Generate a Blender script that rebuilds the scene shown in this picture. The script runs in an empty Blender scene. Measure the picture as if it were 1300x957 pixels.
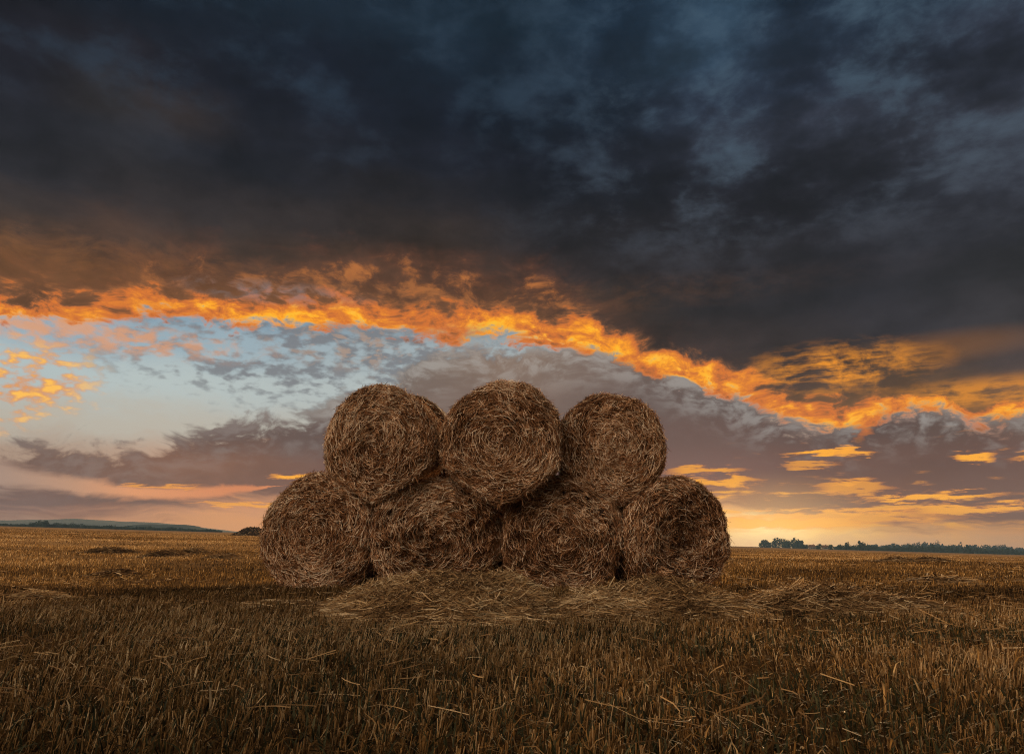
import bpy, math, random
import numpy as np
from mathutils import Vector

SC = bpy.context.scene
COL = SC.collection
R = math.radians
rng = np.random.default_rng(7)

# ------------------------------------------------------------------ camera
F = 900.0                      # focal length in pixels of the 1300 px wide photograph
PITCH = math.atan((685 - 478.5) / F)
H = 0.61
cd = bpy.data.cameras.new('camera')
cd.lens = 36 * F / 1300; cd.sensor_width = 36; cd.clip_start = 0.05; cd.clip_end = 9000
cam = bpy.data.objects.new('camera', cd); COL.objects.link(cam)
cam.location = (0, 0, H); cam.rotation_euler = (math.pi/2 + PITCH, 0, 0)
SC.camera = cam
cp, sp = math.cos(PITCH), math.sin(PITCH)

def ray(px, py):
    a = (px - 650) / F; b = -(py - 478.5) / F
    return np.array([a, cp - b*sp, sp + b*cp])
def at(px, py, Y):                       # point seen at that pixel, Y metres ahead
    d = ray(px, py); k = Y / d[1]
    return np.array([d[0]*k, Y, H + d[2]*k])
def depth(p):
    return p[1]*cp + (p[2]-H)*sp
def azel(px, py):
    d = ray(px, py)
    return math.degrees(math.atan2(d[0], d[1])), math.degrees(math.atan2(d[2], math.hypot(d[0], d[1])))
def on_ground(px, py):
    d = ray(px, py)
    k = -H / d[2]
    for _ in range(30):
        z = ground_z(d[0]*k, d[1]*k)
        k = (z - H) / d[2] if abs(d[2]) > 1e-6 else k
    return np.array([d[0]*k, d[1]*k, ground_z(d[0]*k, d[1]*k)])

def sstep(a, b, x):
    t = np.clip((x - a) / (b - a), 0, 1); return t*t*(3 - 2*t)

# cheap smooth value noise for numpy
_T = np.random.default_rng(3).random((64, 64, 64)).astype(np.float32)
def vnoise(p):
    i = np.floor(p).astype(int); f = p - i; f = f*f*(3 - 2*f)
    def g(a, b, c): return _T[(i[..., 0]+a) & 63, (i[..., 1]+b) & 63, (i[..., 2]+c) & 63]
    x0 = g(0,0,0)*(1-f[...,0]) + g(1,0,0)*f[...,0]; x1 = g(0,1,0)*(1-f[...,0]) + g(1,1,0)*f[...,0]
    x2 = g(0,0,1)*(1-f[...,0]) + g(1,0,1)*f[...,0]; x3 = g(0,1,1)*(1-f[...,0]) + g(1,1,1)*f[...,0]
    y0 = x0*(1-f[...,1]) + x1*f[...,1]; y1 = x2*(1-f[...,1]) + x3*f[...,1]
    return y0*(1-f[...,2]) + y1*f[...,2]
def fbm(p, o=3):
    s = 0; a = .5; t = 0
    for k in range(o):
        s = s + a*vnoise(p*2.0**k + 17.3*k); t += a; a *= .5
    return s / t
def v3(x, y, z=0):
    x, y = np.broadcast_arrays(np.asarray(x, float), np.asarray(y, float))
    return np.stack([x, y, np.full_like(x, z)], -1)

def ground_z(x, y):
    x = np.asarray(x, float); y = np.asarray(y, float)
    r = np.hypot(x, y)
    z = -0.0277 * x * sstep(9, 60, r) * (1 - .5*sstep(1500, 4000, r))
    z = z + (fbm(v3(x*.35, y*.35, 4.2)) - .5) * .10 * sstep(2.5, 6, r) * (1 - sstep(300, 600, r))
    z = z - .03*np.exp(-((x-.0)**2/8 + (y-9.5)**2/2.5))*0
    return z

# ------------------------------------------------------------------ object helpers
def tag(o, label=None, cat=None, group=None, kind=None):
    if label: o['label'] = label
    if cat: o['category'] = cat
    if group: o['group'] = group
    if kind: o['kind'] = kind
    return o
def empty(name, loc):
    o = bpy.data.objects.new(name, None); o.location = loc; o.empty_display_size = .3
    COL.objects.link(o); return o
def link(name, me, mats, parent=None, loc=None):
    o = bpy.data.objects.new(name, me)
    for m in mats: me.materials.append(m)
    COL.objects.link(o)
    if parent is not None: o.parent = parent
    if loc is not None: o.location = loc
    return o
class Geo:
    """collects quads and tris, with a tint per vertex and a material slot per face"""
    def __init__(s): s.v = []; s.q = []; s.t = []; s.m = []; s.n = 0
    def add(s, verts, quads, tint, mat=0):
        verts = np.asarray(verts, np.float32).reshape(-1, 3); quads = np.asarray(quads, np.int32).reshape(-1, 4)
        s.v.append(verts); s.q.append(quads + s.n); s.n += len(verts)
        s.t.append(np.broadcast_to(np.asarray(tint, np.float32), (len(verts),)))
        s.m.append(np.full(len(quads), mat, np.int32))
    def mesh(s, name, smooth=True, origin=(0, 0, 0)):
        v = np.concatenate(s.v) - np.asarray(origin, np.float32); q = np.concatenate(s.q); t = np.concatenate(s.t); m = np.concatenate(s.m)
        me = bpy.data.meshes.new(name)
        me.vertices.add(len(v)); me.vertices.foreach_set('co', v.ravel())
        me.loops.add(q.size); me.loops.foreach_set('vertex_index', q.ravel())
        me.polygons.add(len(q)); me.polygons.foreach_set('loop_start', np.arange(0, q.size, 4, dtype=np.int32))
        me.polygons.foreach_set('material_index', m)
        me.polygons.foreach_set('use_smooth', np.full(len(q), smooth))
        a = me.attributes.new('tint', 'FLOAT', 'POINT'); a.data.foreach_set('value', t)
        me.update(calc_edges=True); me.validate(); return me
def ribbons(g, pts, side, width, tint, mat=0, taper=None):
    """pts (n,k,3) centre lines; side (n,3) or (n,k,3) half width direction; width (n,)"""
    n, k, _ = pts.shape
    if side.ndim == 2: side = side[:, None, :]
    w = np.asarray(width)[:, None, None] * .5
    if taper is not None: w = w * np.asarray(taper)[None, :, None]
    L = pts - side*w; Rr = pts + side*w
    v = np.stack([L, Rr], 2).reshape(-1, 3)
    base = (np.arange(n)*k*2)[:, None] + (np.arange(k-1)*2)[None, :]
    q = np.stack([base, base+1, base+3, base+2], -1).reshape(-1, 4)
    g.add(v, q, np.repeat(tint, k*2), mat)
def prisms(g, a, b, width, tint, mat=0):
    """three sided stems from a to b"""
    n = len(a); d = b - a; d /= np.linalg.norm(d, axis=1, keepdims=True) + 1e-9
    u = np.cross(d, np.array([0, 1, .01])); u /= np.linalg.norm(u, axis=1, keepdims=True); w = np.cross(d, u)
    ph = rng.random(n)*6.28; vs = []
    for p in (a, b):
        for j in range(3):
            an = ph + j*2.094
            vs.append(p + (u*np.cos(an)[:, None] + w*np.sin(an)[:, None])*(width*.5)[:, None])
    v = np.stack(vs, 1).reshape(-1, 3); o = (np.arange(n)*6)[:, None]
    q = np.stack([np.concatenate([o+j, o+(j+1) % 3, o+3+(j+1) % 3, o+3+j], 1) for j in range(3)], 1).reshape(-1, 4)
    g.add(v, q, np.repeat(tint, 6), mat)
def norm(a): return a / (np.linalg.norm(a, axis=-1, keepdims=True) + 1e-9)

# ------------------------------------------------------------------ materials
def new_mat(name):
    m = bpy.data.materials.new(name); m.use_nodes = True
    nt = m.node_tree; nt.nodes.clear(); return m, nt
def ramp(nt, stops, fac=None, interp='LINEAR'):
    n = nt.nodes.new('ShaderNodeValToRGB'); cr = n.color_ramp; cr.interpolation = interp
    while len(cr.elements) > 1: cr.elements.remove(cr.elements[-1])
    cr.elements[0].position = stops[0][0]; cr.elements[0].color = (*stops[0][1], 1)
    for p, c in stops[1:]:
        e = cr.elements.new(p); e.color = (*c, 1)
    if fac is not None: nt.links.new(fac, n.inputs[0])
    return n.outputs[0]
def straw_mat(name, stops, rough=.72, trans=.25, hue_noise=6.0):
    m, nt = new_mat(name); L = nt.links.new
    at_ = nt.nodes.new('ShaderNodeAttribute'); at_.attribute_name = 'tint'
    col = ramp(nt, stops, at_.outputs['Fac'])
    # slow staining over the whole heap or field
    tc = nt.nodes.new('ShaderNodeNewGeometry'); nz = nt.nodes.new('ShaderNodeTexNoise'); nz.inputs['Scale'].default_value = hue_noise
    nz.inputs['Detail'].default_value = 3; L(tc.outputs['Position'], nz.inputs['Vector'])
    st = ramp(nt, [(.3, (.70, .66, .62)), (.7, (1.0, 1.0, 1.0))], nz.outputs['Fac'])
    mx = nt.nodes.new('ShaderNodeMix'); mx.data_type = 'RGBA'; mx.blend_type = 'MULTIPLY'; mx.inputs[0].default_value = 1
    L(col, mx.inputs[6]); L(st, mx.inputs[7])
    b = nt.nodes.new('ShaderNodeBsdfPrincipled'); b.inputs['Roughness'].default_value = rough
    b.inputs['Specular IOR Level'].default_value = .18
    L(mx.outputs[2], b.inputs['Base Color'])
    out = nt.nodes.new('ShaderNodeOutputMaterial')
    if trans > 0:
        tr = nt.nodes.new('ShaderNodeBsdfTranslucent'); L(mx.outputs[2], tr.inputs['Color'])
        ms = nt.nodes.new('ShaderNodeMixShader'); ms.inputs[0].default_value = trans
        L(b.outputs[0], ms.inputs[1]); L(tr.outputs[0], ms.inputs[2]); L(ms.outputs[0], out.inputs[0])
    else: L(b.outputs[0], out.inputs[0])
    return m
BALE = straw_mat('bale_straw', [(0, (.022, .010, .005)), (.34, (.155, .062, .023)), (.56, (.39, .178, .070)), (.77, (.72, .42, .215)), (1, (1.0, .80, .56))], trans=.12)
CORE = straw_mat('bale_core', [(0, (.02, .011, .006)), (1, (.04, .022, .012))], rough=.9, trans=0)  # near-black so the gaps between straws look shaded
PILE = straw_mat('loose_pile_straw', [(0, (.05, .026, .010)), (.4, (.28, .16, .065)), (.7, (.62, .40, .18)), (1, (.88, .68, .40))], trans=.18)
PILECORE = straw_mat('pile_core', [(0, (.02, .012, .006)), (1, (.05, .03, .014))], rough=.9, trans=0)
STUB = straw_mat('stubble_straw', [(0, (.03, .018, .008)), (.3, (.14, .082, .028)), (.65, (.44, .26, .092)), (1, (.82, .63, .36))], trans=.5, hue_noise=.9)
NET = straw_mat('net_wrap', [(0, (.45, .36, .28)), (1, (.85, .76, .66))], rough=.5, trans=.3)

def ground_material():
    m, nt = new_mat('field_soil'); L = nt.links.new
    g = nt.nodes.new('ShaderNodeNewGeometry')
    mp = nt.nodes.new('ShaderNodeMapping'); mp.inputs['Scale'].default_value = (1, 1, 1); L(g.outputs['Position'], mp.inputs[0])
    def nz(sc, det, rough=.6):
        n = nt.nodes.new('ShaderNodeTexNoise'); n.inputs['Scale'].default_value = sc; n.inputs['Detail'].default_value = det
        n.inputs['Roughness'].default_value = rough; L(mp.outputs[0], n.inputs['Vector']); return n.outputs['Fac']
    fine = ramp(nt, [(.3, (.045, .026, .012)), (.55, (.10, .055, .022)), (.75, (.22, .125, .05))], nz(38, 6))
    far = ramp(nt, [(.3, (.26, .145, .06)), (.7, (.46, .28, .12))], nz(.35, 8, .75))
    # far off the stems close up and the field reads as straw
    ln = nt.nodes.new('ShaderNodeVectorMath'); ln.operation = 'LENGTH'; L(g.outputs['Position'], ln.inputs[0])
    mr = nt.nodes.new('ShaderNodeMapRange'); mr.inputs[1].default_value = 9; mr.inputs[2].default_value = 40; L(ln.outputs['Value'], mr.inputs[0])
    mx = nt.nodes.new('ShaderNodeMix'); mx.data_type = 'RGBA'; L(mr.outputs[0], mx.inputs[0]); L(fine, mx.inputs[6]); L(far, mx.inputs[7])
    b = nt.nodes.new('ShaderNodeBsdfPrincipled'); b.inputs['Roughness'].default_value = 1; b.inputs['Specular IOR Level'].default_value = 0
    L(mx.outputs[2], b.inputs['Base Color'])
    bp = nt.nodes.new('ShaderNodeBump'); bp.inputs['Strength'].default_value = .6; bp.inputs['Distance'].default_value = .03
    L(nz(22, 6), bp.inputs['Height']); L(bp.outputs[0], b.inputs['Normal'])
    out = nt.nodes.new('ShaderNodeOutputMaterial'); L(b.outputs[0], out.inputs[0]); return m
def plain_mat(name, c1, c2, scale, rough=.9):
    m, nt = new_mat(name); L = nt.links.new
    g = nt.nodes.new('ShaderNodeNewGeometry'); n = nt.nodes.new('ShaderNodeTexNoise'); n.inputs['Scale'].default_value = scale
    n.inputs['Detail'].default_value = 6; L(g.outputs['Position'], n.inputs['Vector'])
    c = ramp(nt, [(.3, c1), (.7, c2)], n.outputs['Fac'])
    b = nt.nodes.new('ShaderNodeBsdfPrincipled'); b.inputs['Roughness'].default_value = rough; b.inputs['Specular IOR Level'].default_value = .15
    L(c, b.inputs['Base Color']); out = nt.nodes.new('ShaderNodeOutputMaterial'); L(b.outputs[0], out.inputs[0]); return m
LEAF = plain_mat('foliage', (.035, .055, .035), (.07, .10, .06), .5)
BARK = plain_mat('bark', (.05, .04, .03), (.09, .07, .05), 2)
HILL = plain_mat('far_hill', (.26, .29, .25), (.42, .42, .34), .02)  # paled base colour stands in for some of the haze
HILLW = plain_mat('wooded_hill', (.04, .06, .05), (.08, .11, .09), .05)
WALLM = plain_mat('render_wall', (.28, .24, .20), (.36, .31, .26), 1)
ROOFM = plain_mat('roof_tile', (.20, .10, .06), (.28, .14, .08), 1)
GLASS = plain_mat('window_glass', (.03, .04, .05), (.05, .06, .07), 1, .2)

# ------------------------------------------------------------------ ground
def build_ground():
    g = Geo()
    ys = np.concatenate([np.linspace(-40, 0, 12)[:-1], np.linspace(0, 14, 90)[:-1], np.geomspace(14, 1750, 100)])
    n = 150; xs = np.linspace(-1, 1, n); xs = np.sign(xs)*np.abs(xs)**1.0
    Yg = np.repeat(ys[:, None], n, 1); wid = 14 + np.abs(Yg)*.95
    Xg = xs[None, :]*wid
    Z = ground_z(Xg, Yg)
    v = np.stack([Xg, Yg, Z], -1)
    i = np.arange(len(ys)-1)[:, None]*n + np.arange(n-1)[None, :]
    q = np.stack([i, i+1, i+n+1, i+n], -1).reshape(-1, 4)
    g.add(v, q, .5)
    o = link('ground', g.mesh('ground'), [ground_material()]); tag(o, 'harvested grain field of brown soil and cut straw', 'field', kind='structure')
build_ground()

# ------------------------------------------------------------------ bales
# px, py of the face centre, half width and half height in px, Y of the face, length, yaw
BALES = [
 dict(c=(399, 678), r=(74, 75), Y=9.00, yaw=-8, lab='round straw bale at the left end of the bottom row', s=1),
 dict(c=(555, 680), r=(84, 74), Y=9.02, yaw=13, lab='wide sagging straw bale second from left in the bottom row behind the largest straw pile', s=2),
 dict(c=(712, 679), r=(78, 75), Y=9.05, yaw=-6, lab='straw bale third from left in the bottom row with ragged drooping face', s=3),
 dict(c=(867, 679), r=(73, 74), Y=8.95, yaw=19, lab='round straw bale at the right end of the bottom row with dark hollow face', s=4),
 dict(c=(480, 563), r=(69, 75), Y=8.84, yaw=-5, lab='round straw bale at the left of the upper row', s=5),
 dict(c=(636, 562), r=(78, 79), Y=8.72, yaw=-7, lab='largest round straw bale in the middle of the upper row, highest of the stack', s=6),
 dict(c=(774, 568), r=(67.5, 71), Y=8.98, yaw=-9, lab='smallest round straw bale at the right of the upper row', s=7),
 # the row behind, one of them peeking between the first two top bales
 dict(c=(510, 572), r=(70, 72), Y=10.45, yaw=-3, lab='pale net wrapped bale peeking out behind the gap between left and middle top bales', s=8, back=1, net=1),
 dict(c=(455, 682), r=(66, 64), Y=10.45, yaw=3, lab='rear row bale standing behind the left pair of bottom bales', s=9, back=1),
 dict(c=(590, 682), r=(66, 64), Y=10.45, yaw=-2, lab='rear row bale standing behind the middle pair of bottom bales', s=10, back=1),
]
for b in BALES:
    p = at(*b['c'], b['Y']); k = depth(p)/F
    b['p'] = p; b['rx'] = b['r'][0]*k; b['rz'] = b['r'][1]*k; b['len'] = 1.18
gz = 0.0
def bale_surface(b, th, t):
    """th angle, t profile 0 face centre .. .45 rim .. .9 back rim .. 1 back centre -> point, in world"""
    Rm = 1.0; ln = b['len']; cr = .11
    r = np.interp(t, [0, .36, .40, .43, .46, .50, .88, .91, 1], [0, .82, .91, .96, .99, 1.0, 1.0, .97, 0])
    y = np.interp(t, [0, .25, .36, .40, .43, .46, .50, .88, .91, 1], [-.04, -.02, .0, .025, .055, .10, .17, ln-.1, ln, ln])
    x = np.cos(th)*r; z = np.sin(th)*r
    q = v3(x*1.7 + b['s']*7.1, z*1.7 + 3.1*b['s'], 0); q[..., 2] = y*1.3 + b['s']*2.7
    n1 = fbm(q, 3) - .5
    n2 = fbm(q*4.3 + 9, 2) - .5
    side = sstep(.38, .5, t)
    groove = np.sin(6.283*(r*7.5 + th/6.283) + n1*9)*(1 - side)*np.clip(r*3, 0, 1)
    bul = 1 + n1*.20*side + n2*.05*side
    # sag: flatter foot, slight lean
    X = x*b['rx']*bul*(1 + .04*np.clip(-z, 0, 1)); Z = z*b['rz']*bul
    Yd = y + groove*.004 - (n1*.16 + n2*.13)*(1 - side) * (1 + .4*(b['s'] in (2, 3, 4)))
    # lower part of the face hollow on the worn ones
    if b['s'] == 4: Yd = Yd + .16*np.exp(-(((x-.15)/.45)**2 + ((z+.15)/.5)**2))
    if b['s'] == 2: Yd = Yd + .12*np.exp(-(((x-.1)/.5)**2 + ((z+.35)/.35)**2))
    if b['s'] == 3: Yd = Yd + .14*np.exp(-(((x-.0)/.7)**2 + ((z+.75)/.30)**2))
    ya = R(b['yaw']); P = np.stack([X*math.cos(ya) - Yd*math.sin(ya), X*math.sin(ya) + Yd*math.cos(ya), Z], -1) + b['p']
    for o in BALES:
        if o is b: continue
        dy = abs(o['Y'] - b['Y'])
        if dy > .8: continue
        d = o['p'] - b['p']; d[1] = 0; D = np.linalg.norm(d)
        if D > (b['rx'] + o['rx'])*1.15: continue
        d = d/D; off = D*(b['rx']/(b['rx'] + o['rx'])) - .042
        e = ((P - b['p'])@d) - off
        e = np.where(e > 0, e, 0)
        P = P - e[..., None]*d*.80
    P[..., 2] = np.maximum(P[..., 2], .012)
    return P
def bale_normal(b, th, t):
    e = .012
    a = bale_surface(b, th+e, t) - bale_surface(b, th-e, t); c = bale_surface(b, th, np.clip(t+e, 0, 1)) - bale_surface(b, th, np.clip(t-e, 0, 1))
    n = norm(np.cross(a, c)); m = bale_surface(b, th, t) - (b['p'] + np.array([0, b['len']*.5, 0]))
    s = np.sign((n*m).sum(-1)); s = np.where(s == 0, 1, s)
    return n*s[..., None]
def strand_on(b, th0, t0, ln, phi, k, off, lift, rg):
    """curved strand following the surface. phi = angle off the winding direction"""
    n = len(th0); rr = np.maximum(np.interp(t0, [0, .38, .48, .9, 1], [0, .86, 1, 1, .2])*b['rx'], .12)
    prof = 1/np.interp(t0, [0, .4, .48, .9], [.44, .44, .36, .36])*b['rx']*.38*1.0   # metres per unit t, roughly
    s = (np.linspace(-.5, .5, k)[None, :])*ln[:, None]
    th = th0[:, None] + s*np.cos(phi)[:, None]/rr[:, None]
    tt = t0[:, None] + s*np.sin(phi)[:, None]*.42/b['rx']
    neg = tt < 0
    th = np.where(neg, th + math.pi, th); tt = np.clip(np.abs(tt), 0, .96)
    P = bale_surface(b, th, tt)
    N = bale_normal(b, th0, t0)
    P = P + N[:, None, :]*(off[:, None, None] + lift[:, None, None]*(np.linspace(-1, 1, k)**2)[None, :, None])
    P = P + rg.normal(0, .0018, P.shape)
    T = norm(P[:, -1] - P[:, 0]); S = np.cross(T, N); S = norm(S + N*rg.normal(0, .9, (n, 1)))
    return P, S, N
def make_bale(b):
    rg = np.random.default_rng(100 + b['s'])
    g = Geo(); back = b.get('back', 0)
    nth, nt_ = 96, 70
    th = np.linspace(0, 2*math.pi, nth, endpoint=False); t = np.concatenate([np.linspace(0, .5, 40), np.linspace(.52, 1, 30)])
    TH, TT = np.meshgrid(th, t, indexing='ij')
    P = bale_surface(b, TH, TT); N = bale_normal(b, TH, np.clip(TT, .02, .97)); P = P - N*.022
    i = (np.arange(nth)[:, None]*nt_ + np.arange(nt_-1)[None, :]); j = (((np.arange(nth)+1) % nth)[:, None]*nt_ + np.arange(nt_-1)[None, :])
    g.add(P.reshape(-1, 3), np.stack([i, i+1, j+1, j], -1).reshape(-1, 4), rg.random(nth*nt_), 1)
    # clump field turning the straws together
    def clump(th, t, sc=3.0, sd=0):
        x = np.cos(th)*t*2.2; z = np.sin(th)*t*2.2
        return fbm(v3(x*sc + 31 + b['s']*5 + sd, z*sc + sd*3.3, b['s']*1.7), 2) - .5
    def layer(n, t_lo, t_hi, area, wid, lnr, jit, offr, liftr, bright, k=5, front=False):
        u = rg.random(n)
        t0 = (t_lo + (t_hi - t_lo)*np.sqrt(u)) if area else t_lo + (t_hi - t_lo)*u
        th0 = rg.random(n)*6.283
        ln = rg.uniform(*lnr, n)*np.where(rg.random(n) < .12, 1.5, 1)
        ln = np.where(t0 < .12, np.minimum(ln, .16), ln)
        phi = rg.normal(0, 1, n)*(jit + .5*np.clip(1 - t0/.16, 0, 1)) + clump(th0, t0)*2.3*(1 - .6*sstep(.4, .5, t0)) + np.where(rg.random(n) < .5, 0, math.pi)
        off = rg.uniform(*offr, n); lift = np.where(rg.random(n) < .10, rg.uniform(.01, .05, n), rg.uniform(0, liftr, n))
        P, S, N = strand_on(b, th0, t0, ln, phi, k, off, lift, rg)
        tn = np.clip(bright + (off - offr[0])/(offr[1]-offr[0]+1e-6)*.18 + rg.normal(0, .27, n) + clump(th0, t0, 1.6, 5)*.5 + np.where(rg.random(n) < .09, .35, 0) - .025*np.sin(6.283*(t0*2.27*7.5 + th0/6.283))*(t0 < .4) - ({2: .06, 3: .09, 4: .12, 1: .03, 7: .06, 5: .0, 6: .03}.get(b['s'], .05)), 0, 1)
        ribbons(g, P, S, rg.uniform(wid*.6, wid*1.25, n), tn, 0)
    q = .25 if back else 1.0
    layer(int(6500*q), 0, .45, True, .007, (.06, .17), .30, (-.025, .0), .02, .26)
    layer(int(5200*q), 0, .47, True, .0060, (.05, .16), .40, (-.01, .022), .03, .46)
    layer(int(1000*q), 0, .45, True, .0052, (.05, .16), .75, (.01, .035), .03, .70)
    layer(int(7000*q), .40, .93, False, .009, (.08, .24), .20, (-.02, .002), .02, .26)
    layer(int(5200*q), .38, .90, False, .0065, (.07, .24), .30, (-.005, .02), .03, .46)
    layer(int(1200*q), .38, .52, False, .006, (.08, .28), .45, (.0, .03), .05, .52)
    # straws standing off the rim and hanging down
    n = int(900*q); th0 = rg.random(n)*6.283; t0 = rg.uniform(.05, .6, n); p0 = bale_surface(b, th0, t0); N = bale_normal(b, th0, t0)
    d = norm(N*rg.uniform(.1, .8, (n, 1)) + norm(rg.normal(0, 1, (n, 3)))*.8 + np.array([0, 0, -.35])); ln = rg.uniform(.04, .15, n)
    m_ = p0 + d*ln[:, None]*.5; e_ = p0 + d*ln[:, None] + np.array([0, 0, -1])*(ln*.25)[:, None]
    ok = (e_[:, 2] > .0)
    P = np.stack([p0 - N*.02, m_, e_], 1)[ok]; ribbons(g, P, norm(np.cross(d, rg.normal(0, 1, (n, 3))))[ok], rg.uniform(.003, .006, n)[ok], np.clip(rg.normal(.55, .2, n), 0, 1)[ok], 0)
    base = b['p'].copy(); base[2] = b['p'][2] - b['rz']
    root = empty('straw_bale', base)
    me = g.mesh('bale_body', origin=base)
    link('straw_body', me, [BALE, CORE], root)
    # binding twine round the curved side, mostly buried in the straw
    tag(root, b['lab'], 'straw bale', 'round straw bales stacked in the field')
    if b.get('net'):
        g2 = Geo(); nn = 90
        th = np.linspace(0, 2*math.pi, nn, endpoint=False); ts = np.linspace(.455, .885, 12)
        TH, TT = np.meshgrid(th, ts, indexing='ij'); P = bale_surface(b, TH, TT); N = bale_normal(b, TH, TT)
        P = P + N*(.034 + .006*np.sin(TH*23 + TT*60))[..., None]
        i = (np.arange(nn)[:, None]*12 + np.arange(11)[None, :]); j = (((np.arange(nn)+1) % nn)[:, None]*12 + np.arange(11)[None, :])
        g2.add(P.reshape(-1, 3), np.stack([i, i+1, j+1, j], -1).reshape(-1, 4), rg.random(nn*12))
        o = link('net_wrap', g2.mesh('net_wrap', origin=base), [NET], root); o['label'] = 'pale net wrap round the side of the bale'
    return root
for b in BALES: make_bale(b)

# ------------------------------------------------------------------ straw piles
def pile_h(lumps, x, y):
    h = 0
    for (cx, cy, sx, sy, hh) in lumps:
        h = h + hh*np.exp(-(((x-cx)/sx)**2 + ((y-cy)/sy)**2)**1.25)
    n = fbm(v3(x*3.1, y*3.1, 8.8), 3)
    return h*(.62 + .75*n) - .012
PILES = []
def make_pile(name, lumps, n, lab, cat, group, lean=0., seed=0, lenr=(.06, .26), wid=.0062, tint=.50, minh=.015, mat=PILE):
    rg = np.random.default_rng(500 + seed); g = Geo(); PILES.append(lumps)
    L = np.array(lumps); x0, x1 = (L[:, 0]-L[:, 2]*1.9).min(), (L[:, 0]+L[:, 2]*1.9).max(); y0, y1 = (L[:, 1]-L[:, 3]*1.9).min(), (L[:, 1]+L[:, 3]*1.9).max()
    nx, ny = 90, 60
    X, Y = np.meshgrid(np.linspace(x0, x1, nx), np.linspace(y0, y1, ny), indexing='ij')
    Z = ground_z(X, Y) + pile_h(lumps, X, Y) - .02
    i = (np.arange(nx-1)[:, None]*ny + np.arange(ny-1)[None, :])
    g.add(np.stack([X, Y, Z], -1).reshape(-1, 3), np.stack([i, i+ny, i+ny+1, i+1], -1).reshape(-1, 4), rg.random(nx*ny), 1)
    m = n*4; x = rg.uniform(x0, x1, m); y = rg.uniform(y0, y1, m); h = pile_h(lumps, x, y)
    keep = (h > minh*rg.random(m)) & (rg.random(m) < .25 + h*4); x, y, h = x[keep][:n], y[keep][:n], h[keep][:n]; n = len(x)
    an = rg.random(n)*math.pi*2; an = np.where(rg.random(n) < .35, rg.normal(lean, .6, n), an)
    ln = rg.uniform(*lenr, n); k = 5
    s = np.linspace(-.5, .5, k)[None, :]*ln[:, None]
    bend = rg.normal(0, .5, n)[:, None]*s*s/ln[:, None]
    px = x[:, None] + np.cos(an)[:, None]*s - np.sin(an)[:, None]*bend; py = y[:, None] + np.sin(an)[:, None]*s + np.cos(an)[:, None]*bend
    ctr = ground_z(x, y) + h
    zz = ground_z(px, py) + np.maximum(pile_h(lumps, px, py), 0)
    stiff = rg.uniform(.0, .6, n)[:, None]
    slope = rg.normal(0, .30, n)[:, None]*np.minimum(1, h*8)[:, None]
    pz = zz*(1-stiff) + (ctr[:, None] + slope*s)*stiff + rg.uniform(-.012, .05, n)[:, None]*np.minimum(1, h[:, None]*6 + .25) + slope*s*.7
    pz = np.maximum(pz, ground_z(px, py) + .004)
    P = np.stack([px, py, pz], -1)
    S = norm(np.cross(norm(P[:, -1]-P[:, 0]), norm(np.array([0, 0, 1.]) + rg.normal(0, .6, (n, 3)))))
    tn = np.clip(tint + rg.normal(0, .25, n) + (fbm(v3(x*2.2, y*2.2, 2.)) - .5)*.8 + np.where(rg.random(n) < .08, .3, 0), 0, 1)
    ribbons(g, P, S, rg.uniform(wid*.55, wid*1.3, n), tn, 0)
    c = L[:, :2].mean(0); base = np.array([c[0], c[1], float(ground_z(c[0], c[1]))])
    o = link(name, g.mesh(name, origin=base), [mat, PILECORE], None, base)
    tag(o, lab, cat, group); return o
def gp(px, py): p = on_ground(px, py); return p[0], p[1]
G = 'heaps of loose straw in front of the bales'
def lump(px0, px1, Y, dy, h):
    if Y < 8.5: Y -= .55; h *= .64
    z = cp*Y; a = (px0-650)/F*z; b_ = (px1-650)/F*z
    return ((a+b_)/2, Y, (b_-a)/2, dy, h)
make_pile('straw_pile', [lump(450, 610, 6.9, .85, .30), lump(540, 705, 6.6, .85, .27), lump(405, 530, 7.1, .7, .13), lump(600, 690, 7.3, .6, .22)], 21000,
          'largest tangled pile of loose straw in front of the second bottom bale', 'straw pile', G, .2, 1)
make_pile('straw_pile', [lump(715, 880, 6.9, .75, .20), lump(800, 945, 7.0, .75, .22), lump(690, 780, 6.6, .6, .10)], 15000,
          'low pile of loose straw in front of the two right bottom bales', 'straw pile', G, -.1, 2)
make_pile('straw_pile', [lump(935, 1080, 7.0, .55, .21), lump(1030, 1180, 6.9, .45, .13), lump(1120, 1230, 6.8, .4, .05)], 11000,
          'darker elongated straw pile lying to the right of the bale stack', 'straw pile', G, -.25, 3, tint=.50)
make_pile('straw_ridge', [lump(-70, 60, 7.6, .32, .12), lump(40, 110, 7.9, .25, .10), lump(-200, -40, 7.4, .35, .10)], 4200,
          'long flat swath of pale straw at the left edge of the field', 'straw swath', None, .15, 4, tint=.5)
make_pile('straw_ridge', [lump(170, 330, 7.7, .30, .05), lump(300, 430, 7.5, .35, .07), lump(60, 190, 7.3, .3, .035), lump(380, 450, 7.2, .3, .06)], 5200,
          'thin pale line of dropped straw leading up to the left bale', 'straw swath', None, .1, 5, tint=.62)
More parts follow.
